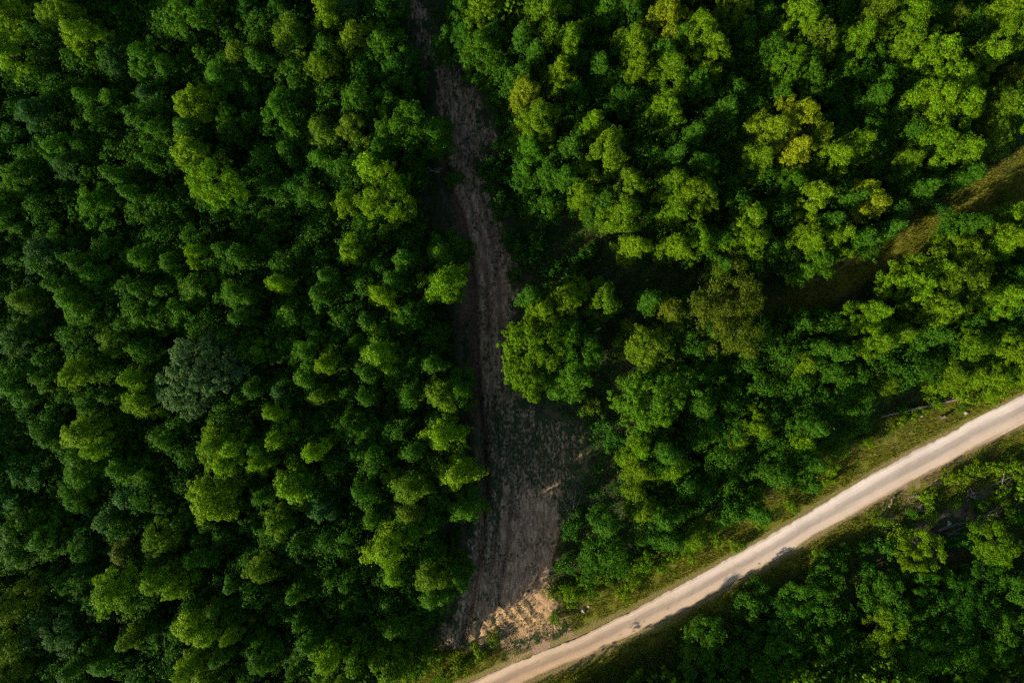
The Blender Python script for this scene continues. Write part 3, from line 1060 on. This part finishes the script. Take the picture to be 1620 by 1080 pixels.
def scatter(rng, x0, x1, y0, y1, step):
    xs, ys = np.meshgrid(np.arange(x0, x1, step), np.arange(y0, y1, step))
    x = xs.ravel() + rng.uniform(-.5, .5, xs.size) * step
    y = ys.ravel() + rng.uniform(-.5, .5, xs.size) * step
    return x, y


rng = np.random.default_rng(21)
x, y = scatter(rng, -96, 96, -68, 68, 1.7)
d, s = seg_dist(x, y, ROAD_AXIS)
sdt = poly_sd(x, y, TRACK)
psd = poly_sd(x, y, PATH)
edge = fbm(x / 4, y / 4, 71, 3) - 0.5
ok = (np.where(s < 0, d > 8.5 + 4 * edge, d > 5.0 + 3 * edge)) & (sdt > 0.8 + 2 * edge) & (psd > 0.3 + 2 * edge + 1.2 * (x > 50) - 9 * ((x < 36) & (sdt > 1.5)))
bx, by = gp(1490, 795)
ok &= ~((np.hypot(x - bx, (y - by) * 1.6) < 8.5) & (edge > -0.06))
bright = ((s >= 0) | (d < 20)) & (x > 2)
m = ok & ~bright
hh = (0.5 + 1.9 * fbm(x / 5, y / 5, 81, 3) ** 1.5) * np.where(psd < 0.5, 0.4, 1.0)
V = clump_mesh(rng, x[m], y[m], rng.uniform(0.9, 1.5, m.sum()), hh[m], 46, 0.34)
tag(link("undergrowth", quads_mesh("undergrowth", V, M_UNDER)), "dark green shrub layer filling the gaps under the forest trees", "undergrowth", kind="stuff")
m = ok & bright
V = clump_mesh(rng, x[m], y[m], rng.uniform(0.7, 1.3, m.sum()), 0.6 * hh[m] + 0.2, 46, 0.27)
tag(link("scrub", quads_mesh("scrub", V, M_SCRUB)), "yellow-green weedy scrub covering the ground along both sides of the gravel road", "scrub", kind="stuff")

x, y = scatter(rng, -60, 98, -68, 50, 0.85)
d, s = seg_dist(x, y, ROAD_AXIS)
e2 = fbm(x / 2.2, y / 2.2, 111, 4)
m = (poly_sd(x, y, TRACK) > 1.0) & (((s < 0) & (d > 3.2) & (d < 12) & (e2 + 0.035 * (d - 6) > 0.56)) | ((s >= 0) & (d > 3.0) & (d < 10) & (e2 + 0.07 * (d - 4) > 0.50)))
V = clump_mesh(rng, x[m], y[m], rng.uniform(0.25, 0.75, m.sum()), rng.uniform(0.15, 0.7, m.sum()), 22, 0.22)
tag(link("verge_weeds", quads_mesh("verge_weeds", V, M_SCRUB)), "leafy weeds dotted over both verges of the gravel road", "weeds", kind="stuff")

# weeds on the dirt track
x, y = scatter(rng, -25, 18, -60, 66, 0.55)
sdt = poly_sd(x, y, TRACK)
vg = fbm(x / 1.8, y / 3.5, 91, 4)
d, s = seg_dist(x, y, ROAD_AXIS)
m = (d > 3.3) & (s < 0) & (((sdt < 0) & (vg > 0.575 - 0.16 * sstep(-4.5, 0, sdt) - 0.10 * (d < 12))) | ((sdt >= 0) & (sdt < 2.6) & (vg > 0.42)))
V = clump_mesh(rng, x[m], y[m], rng.uniform(0.15, 0.5, m.sum()), rng.uniform(0.08, 0.45, m.sum()), 14, 0.17)
tag(link("weeds", quads_mesh("weeds", V, M_WEED)), "small dark weeds sprouting in patches on the dirt track", "weeds", kind="stuff")


def blades(rng, x, y, hgt, per, w):
    n = len(x) * per
    z = np.repeat(terrain(x, y), per)
    px = np.repeat(x, per) + rng.normal(size=n) * 0.14
    py = np.repeat(y, per) + rng.normal(size=n) * 0.14
    a = rng.uniform(0, 6.283, n)
    h = np.repeat(hgt, per) * rng.uniform(0.6, 1.2, n)
    ln = h * rng.uniform(0.3, 1.1, n)
    c, sn = np.cos(a), np.sin(a)
    ww = w * rng.uniform(0.7, 1.3, n)
    b0 = np.stack([px - sn * ww, py + c * ww, z - 0.03], 1)
    b1 = np.stack([px + sn * ww, py - c * ww, z - 0.03], 1)
    t1 = np.stack([px + c * ln + sn * ww * .3, py + sn * ln - c * ww * .3, z + h], 1)
    t0 = np.stack([px + c * ln - sn * ww * .3, py + sn * ln + c * ww * .3, z + h], 1)
    return np.stack([b0, b1, t1, t0], 1).reshape(-1, 3)


x, y = scatter(rng, -50, 98, -68, 45, 0.36)
d, s = seg_dist(x, y, ROAD_AXIS)
psd = poly_sd(x, y, PATH)
sdt = poly_sd(x, y, TRACK)
e1 = fbm(x / 2.5, y / 2.5, 101, 4)
m = ((((s < 0) & (d > 2.75 + 0.5 * e1) & (d < 11)) | ((s >= 0) & (d > 2.7) & (d < 8.5)) | ((psd < 1.5) & (x > 38))) & (e1 > 0.36)) & (sdt > 0.2)
V = blades(rng, x[m], y[m], 0.14 + 0.42 * e1[m], 6, 0.035)
tag(link("verge_grass", quads_mesh("verge_grass", V, M_GRASS)), "straw and olive grass growing on the road verges and the old path", "grass", kind="stuff")

# the lesser crowns between and under the big ones, past counting
parts = []


def sub_tree(x, y, h, rm, nspray, per, ln):
    key = 'low' if h < 9 else ('mid' if rm > 2.8 else 'slim')
    H0, R0 = (8, 3.4) if key == 'low' else ((15, 4.0) if key == 'mid' else (15, 2.7))
    P, Nn = POINTS[key][int(rng.integers(len(POINTS[key])))]
    sel = rng.permutation(len(P))[:nspray]
    a = rng.uniform(0, 6.283)
    rot = np.array([[math.cos(a), -math.sin(a), 0], [math.sin(a), math.cos(a), 0], [0, 0, 1]])
    p = (P[sel] @ rot.T) * np.array([rm / R0, rm / R0, h / H0]) + np.array([x, y, tz(x, y)])
    return crown_leaves(rng, p, Nn[sel] @ rot.T, per, ln, 0.3)


for u, v, r, tone in SHADED:
    if v < 200 and abs(u - track_u(v)) < r + 30:
        continue
    h = HGT[tone] - 0.5
    if v > road_v(u) - 5:
        h *= 0.5
    k = 1.5 * (CAM_H - 0.74 * h) / 1620
    parts.append(sub_tree((u - 810) * k, (540 - v) * k, h, r * k, 420, 15, 0.30))
x, y = scatter(rng, -90, 90, -62, 62, 4.0)
d, s = seg_dist(x, y, ROAD_AXIS)
m = (d > np.where(s < 0, 15, 11)) & (poly_sd(x, y, TRACK) > 4.5) & (poly_sd(x, y, PATH) > 3.0) & ((s < 0) | (rng.uniform(size=len(x)) < 0.6)) \
    & (in_poly(x, y, gpl([(740, 190), (800, 215), (850, 330), (1000, 420), (1030, 640), (1000, 800), (880, 900), (820, 400)])) == False) \
    & (in_poly(x, y, gpl([(600, -60), (760, -60), (790, 210), (680, 230)])) == False) \
    & (in_poly(x, y, gpl([(1240, 890), (1660, 660), (1660, 850), (1420, 850), (1330, 900)])) == False)
for i in np.nonzero(m)[0]:
    h = float(rng.uniform(7.5, 13.3) if x[i] < -8 else rng.uniform(6.5, 12.3)) * (1.0 if s[i] < 0 else 0.45)
    parts.append(sub_tree(x[i], y[i], h, float(rng.uniform(2.8, 4.5)), 320, 13, 0.30))
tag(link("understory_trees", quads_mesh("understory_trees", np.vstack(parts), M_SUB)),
    "dim crowded crowns of lesser trees filling the gaps beneath the forest canopy", "understory", kind="stuff")

# the wood going on past the frame (it throws the long shadows that reach in from the sun's side)
x, y = scatter(rng, -135, 112, -112, 86, 6.6)
inside = (np.abs(x) < 88) & (np.abs(y) < 57.5)
d, s = seg_dist(x, y, ROAD_AXIS)
psd = poly_sd(x, y, PATH)
sdt = poly_sd(x, y, TRACK)
m = ~inside & (d > np.where(s < 0, 13, 8)) & (sdt > 4) & (psd > 3)
x, y = x[m], y[m]
NFAR = len(x)
for u, v in ((555, 1052), (600, 1020), (525, 1070), (560, 1022), (640, 1002), (585, 1036), (620, 986), (590, 995), (880, 1140), (840, 1165), (935, 1112), (1000, 1098), (1060, 1075)):
    q = gp(u, v)
    x, y = np.r_[x, q[0]], np.r_[y, q[1]]
parts = []
zt = terrain(x, y)
for i in range(len(x)):
    key = ('wide', 'mid', 'mid', 'slim')[int(rng.integers(4))]
    P, Nn = POINTS[key][int(rng.integers(len(POINTS[key])))]
    full = i >= NFAR
    sel = rng.permutation(len(P))[:9999 if full else 420]
    a = rng.uniform(0, 6.283)
    rot = np.array([[math.cos(a), -math.sin(a), 0], [math.sin(a), math.cos(a), 0], [0, 0, 1]])
    hs = 1.0 if full else rng.uniform(0.75, 1.05)
    p = (P[sel] @ rot.T) * np.array([1, 1, hs]) + np.array([x[i], y[i], zt[i]])
    parts.append(crown_leaves(rng, p, Nn[sel] @ rot.T, 10 if full else 3, 0.36 if full else 0.62, 0.3))
q = gp(894, 1101)
lt = sub_tree(0.0, 0.0, 13.0, 2.6, 900, 26, 0.34)
lt[:, 1] += 3.0 * np.clip(lt[:, 2] / 13.0, 0, 1.05) ** 5
parts.append(lt + np.array([q[0], q[1], 0.0]))
tag(link("surrounding_wood", quads_mesh("surrounding_wood", np.vstack(parts), M_FAR)),
    "the same green wood carrying on beyond the edges of the view", "woodland", kind="stuff")

# ------------------------------------------------------------------ fallen wood and stones
def log_obj(name, p0, p1, r0, r1, label, mat, cat, lift=0.15):
    lr = np.random.default_rng(int(abs(p0[0] * 91 + p0[1] * 37)))
    a, b = gp(*p0), gp(*p1)
    n = 12
    pl = []
    for t in np.linspace(0, 1, n):
        x, y = a[0] + (b[0] - a[0]) * t, a[1] + (b[1] - a[1]) * t
        r = r0 + (r1 - r0) * t
        pl.append((x + lr.normal() * 0.05, y + lr.normal() * 0.05, 0, r * lr.uniform(0.92, 1.08)))
    z0, z1 = tz(*a), tz(*b)
    pl = [(q[0], q[1], z0 + (z1 - z0) * i / (n - 1) + q[3] + lift, q[3]) for i, q in enumerate(pl)]
    segs = [pl]
    for j in range(3):
        q = pl[int(lr.integers(2, n - 2))]
        an = lr.uniform(0, 6.28)
        segs.append([(q[0], q[1], q[2], q[3] * .35), (q[0] + math.cos(an) * 0.7, q[1] + math.sin(an) * .7, q[2] + 0.3, q[3] * 0.15)])
    V, F = tubes(segs, 10)
    return tag(link(name, make_mesh(name, V, F, 4, mat, True)), label, cat)


log_obj("fallen_log", (1382, 656), (1516, 627), 0.17, 0.28, "long pale fallen log half hidden in bushes beside the gravel road", M_LOG, "log", 0.95)
log_obj("fallen_log", (1402, 800), (1412, 783), 0.22, 0.17, "short leaning broken log in the scrub south of the road", M_LOG, "log", 0.25)


def branch_tangle(u, v, length, ang, n, label, seed, mat=M_DEAD, r=0.06, lift=0.5):
    lr = np.random.default_rng(seed)
    x, y = gp(u, v)
    z = tz(x, y) + lift
    segs = []
    for i in range(n):
        a = math.radians(ang) + lr.normal() * 0.45
        L = length * lr.uniform(0.45, 1.0)
        ox, oy = x + lr.normal() * length * 0.12, y + lr.normal() * length * 0.12
        pts = []
        aa = a
        px, py, pz = ox - math.cos(a) * L / 2, oy - math.sin(a) * L / 2, z
        rr = r * lr.uniform(0.6, 1.3)
        for k in range(7):
            pts.append((px, py, pz, rr * (1 - 0.12 * k)))
            aa += lr.normal() * 0.13
            px += math.cos(aa) * L / 6
            py += math.sin(aa) * L / 6
            pz += lr.normal() * 0.10
        segs.append(pts)
        for j in range(4):
            q = pts[int(lr.integers(2, 6))]
            b = aa + lr.choice([-1, 1]) * lr.uniform(0.5, 1.0)
            l2 = L * lr.uniform(0.15, 0.35)
            segs.append([q[:3] + (q[3] * .6,), (q[0] + math.cos(b) * l2 * .5, q[1] + math.sin(b) * l2 * .5, q[2] + .12, q[3] * .45),
                         (q[0] + math.cos(b + .2) * l2, q[1] + math.sin(b + .2) * l2, q[2] + 0.2, q[3] * .2)])
    V, F = tubes(segs, 5)
    return tag(link("dead_branches", make_mesh("dead_branches", V, F, 4, mat, True)), label, "branches", "dead branches lying in the scrub")


branch_tangle(1585, 757, 6.0, 22, 5, "grey brushwood heap at the right edge south of the road", 1)
branch_tangle(1500, 824, 9.0, 24, 4, "long thin dead boughs across the dark scrub hollow", 2)
branch_tangle(1456, 800, 2.6, -5, 4, "short pale sticks lying just below the gravel road's cut edge", 3)
branch_tangle(1516, 800, 4.0, 70, 5, "brown dead twigs standing among bare soil in the scrub", 4, M_BARK)
branch_tangle(1440, 786, 3.0, 35, 4, "thin grey twigs in the weeds nearest the road's lower edge", 21, M_DEAD, 0.05)
branch_tangle(1470, 792, 3.4, 100, 5, "upright brown brush on the bare soil left of the brushwood heap", 22, M_BARK, 0.06, 0.6)
branch_tangle(1535, 775, 3.2, -30, 5, "crossed pale branches between the brushwood heap and the bare soil", 23, M_DEAD, 0.05, 0.6)
branch_tangle(1560, 806, 4.0, 15, 4, "low grey branches under the brushwood heap", 24, M_DEAD, 0.05, 0.5)
branch_tangle(994, 672, 4.2, 80, 4, "dead forked branch in the shade below the dense round tree", 5, M_DEAD, 0.05)
branch_tangle(915, 795, 6.0, 66, 3, "thin dead stems leaning in shade beside the dirt track", 6, M_DEAD, 0.04)
branch_tangle(650, 1035, 6.0, 58, 2, "thin pale dead pole in the bushes at the bottom of the track", 7, M_DEAD, 0.05, 0.8)
branch_tangle(692, 277, 2.4, 8, 4, "pale bleached twigs at the left edge of the dirt track", 8, M_DEAD, 0.05, 1.2)
branch_tangle(685, 515, 4.5, -55, 3, "bare grey twigs hanging out beside the left edge of the track", 9, M_DEAD, 0.04, 3.0)
branch_tangle(935, 637, 3.6, -15, 6, "arched dry twigs over a small olive bush below the lone trees", 10, M_LOG, 0.04, 1.3)
branch_tangle(1108, 635, 2.4, 50, 4, "small tuft of reddish dead twigs between shaded tree crowns", 11, M_LOG, 0.04, 6.0)


def stone(u, v, r, label, seed):
    lr = np.random.default_rng(seed)
    x, y = gp(u, v)
    import bmesh
    bm = bmesh.new()
    bmesh.ops.create_icosphere(bm, subdivisions=3, radius=1)
    ph = lr.uniform(0, 6, 6)
    for q in bm.verts:
        c = q.co
        f = 1 + 0.18 * math.sin(3 * c.x + ph[0]) + 0.14 * math.sin(4 * c.y + ph[1] + c.z * 2) + 0.08 * math.sin(7 * c.z + ph[2] + 3 * c.x)
        q.co = c * f
        q.co = Vector((q.co.x * r, q.co.y * r * 0.7, q.co.z * r * 0.5))
    me = bpy.data.meshes.new("stone")
    bm.to_mesh(me)
    bm.free()
    for p in me.polygons:
        p.use_smooth = len(me.polygons) > 0
    me.materials.append(M_STONE)
    o = link("stone", me)
    o.location = (x, y, tz(x, y) + r * 0.2)
    o.rotation_euler = (0.1, 0.1, lr.uniform(0, 6.28))
    tag(o, label, "stone", "pale stones by the road")


stone(922, 964, 0.5, "larger pale stone beside the bright bush where track meets road", 1)
stone(931, 957, 0.28, "small pale stone just above the larger one near the track end", 2)
stone(1528, 653, 0.45, "pale stone on the grassy verge above the road's upper end", 3)
stone(1496, 825, 0.45, "round pale stone in the dark hollow among dead branches", 4)
stone(1452, 656, 0.35, "small white stone under the fallen log on the verge", 5)


def stump(u, v):
    x, y = gp(u, v)
    z = tz(x, y)
    root = bpy.data.objects.new("tree_stump", None)
    C.objects.link(root)
    root.location = (x, y, z)
    V, F = tubes([[(0, 0, -0.2, 0.42), (0, 0, 0.15, 0.33), (0.05, 0.1, 0.9, 0.27), (0.06, 0.3, 1.3, 0.25)]], 10)
    link("stem", make_mesh("stem", V, F, 4, M_BARK, True), root)
    V, F = tubes([[(0.06, 0.3, 1.3, 0.25), (0.06, 0.31, 1.33, 0.235)]], 10)
    link("cut_top", make_mesh("cut_top", V, F, 4, M_LOG, True), root)
    tag(root, "short broken brown stump standing on the verge below the long log", "stump")


stump(1487, 660)
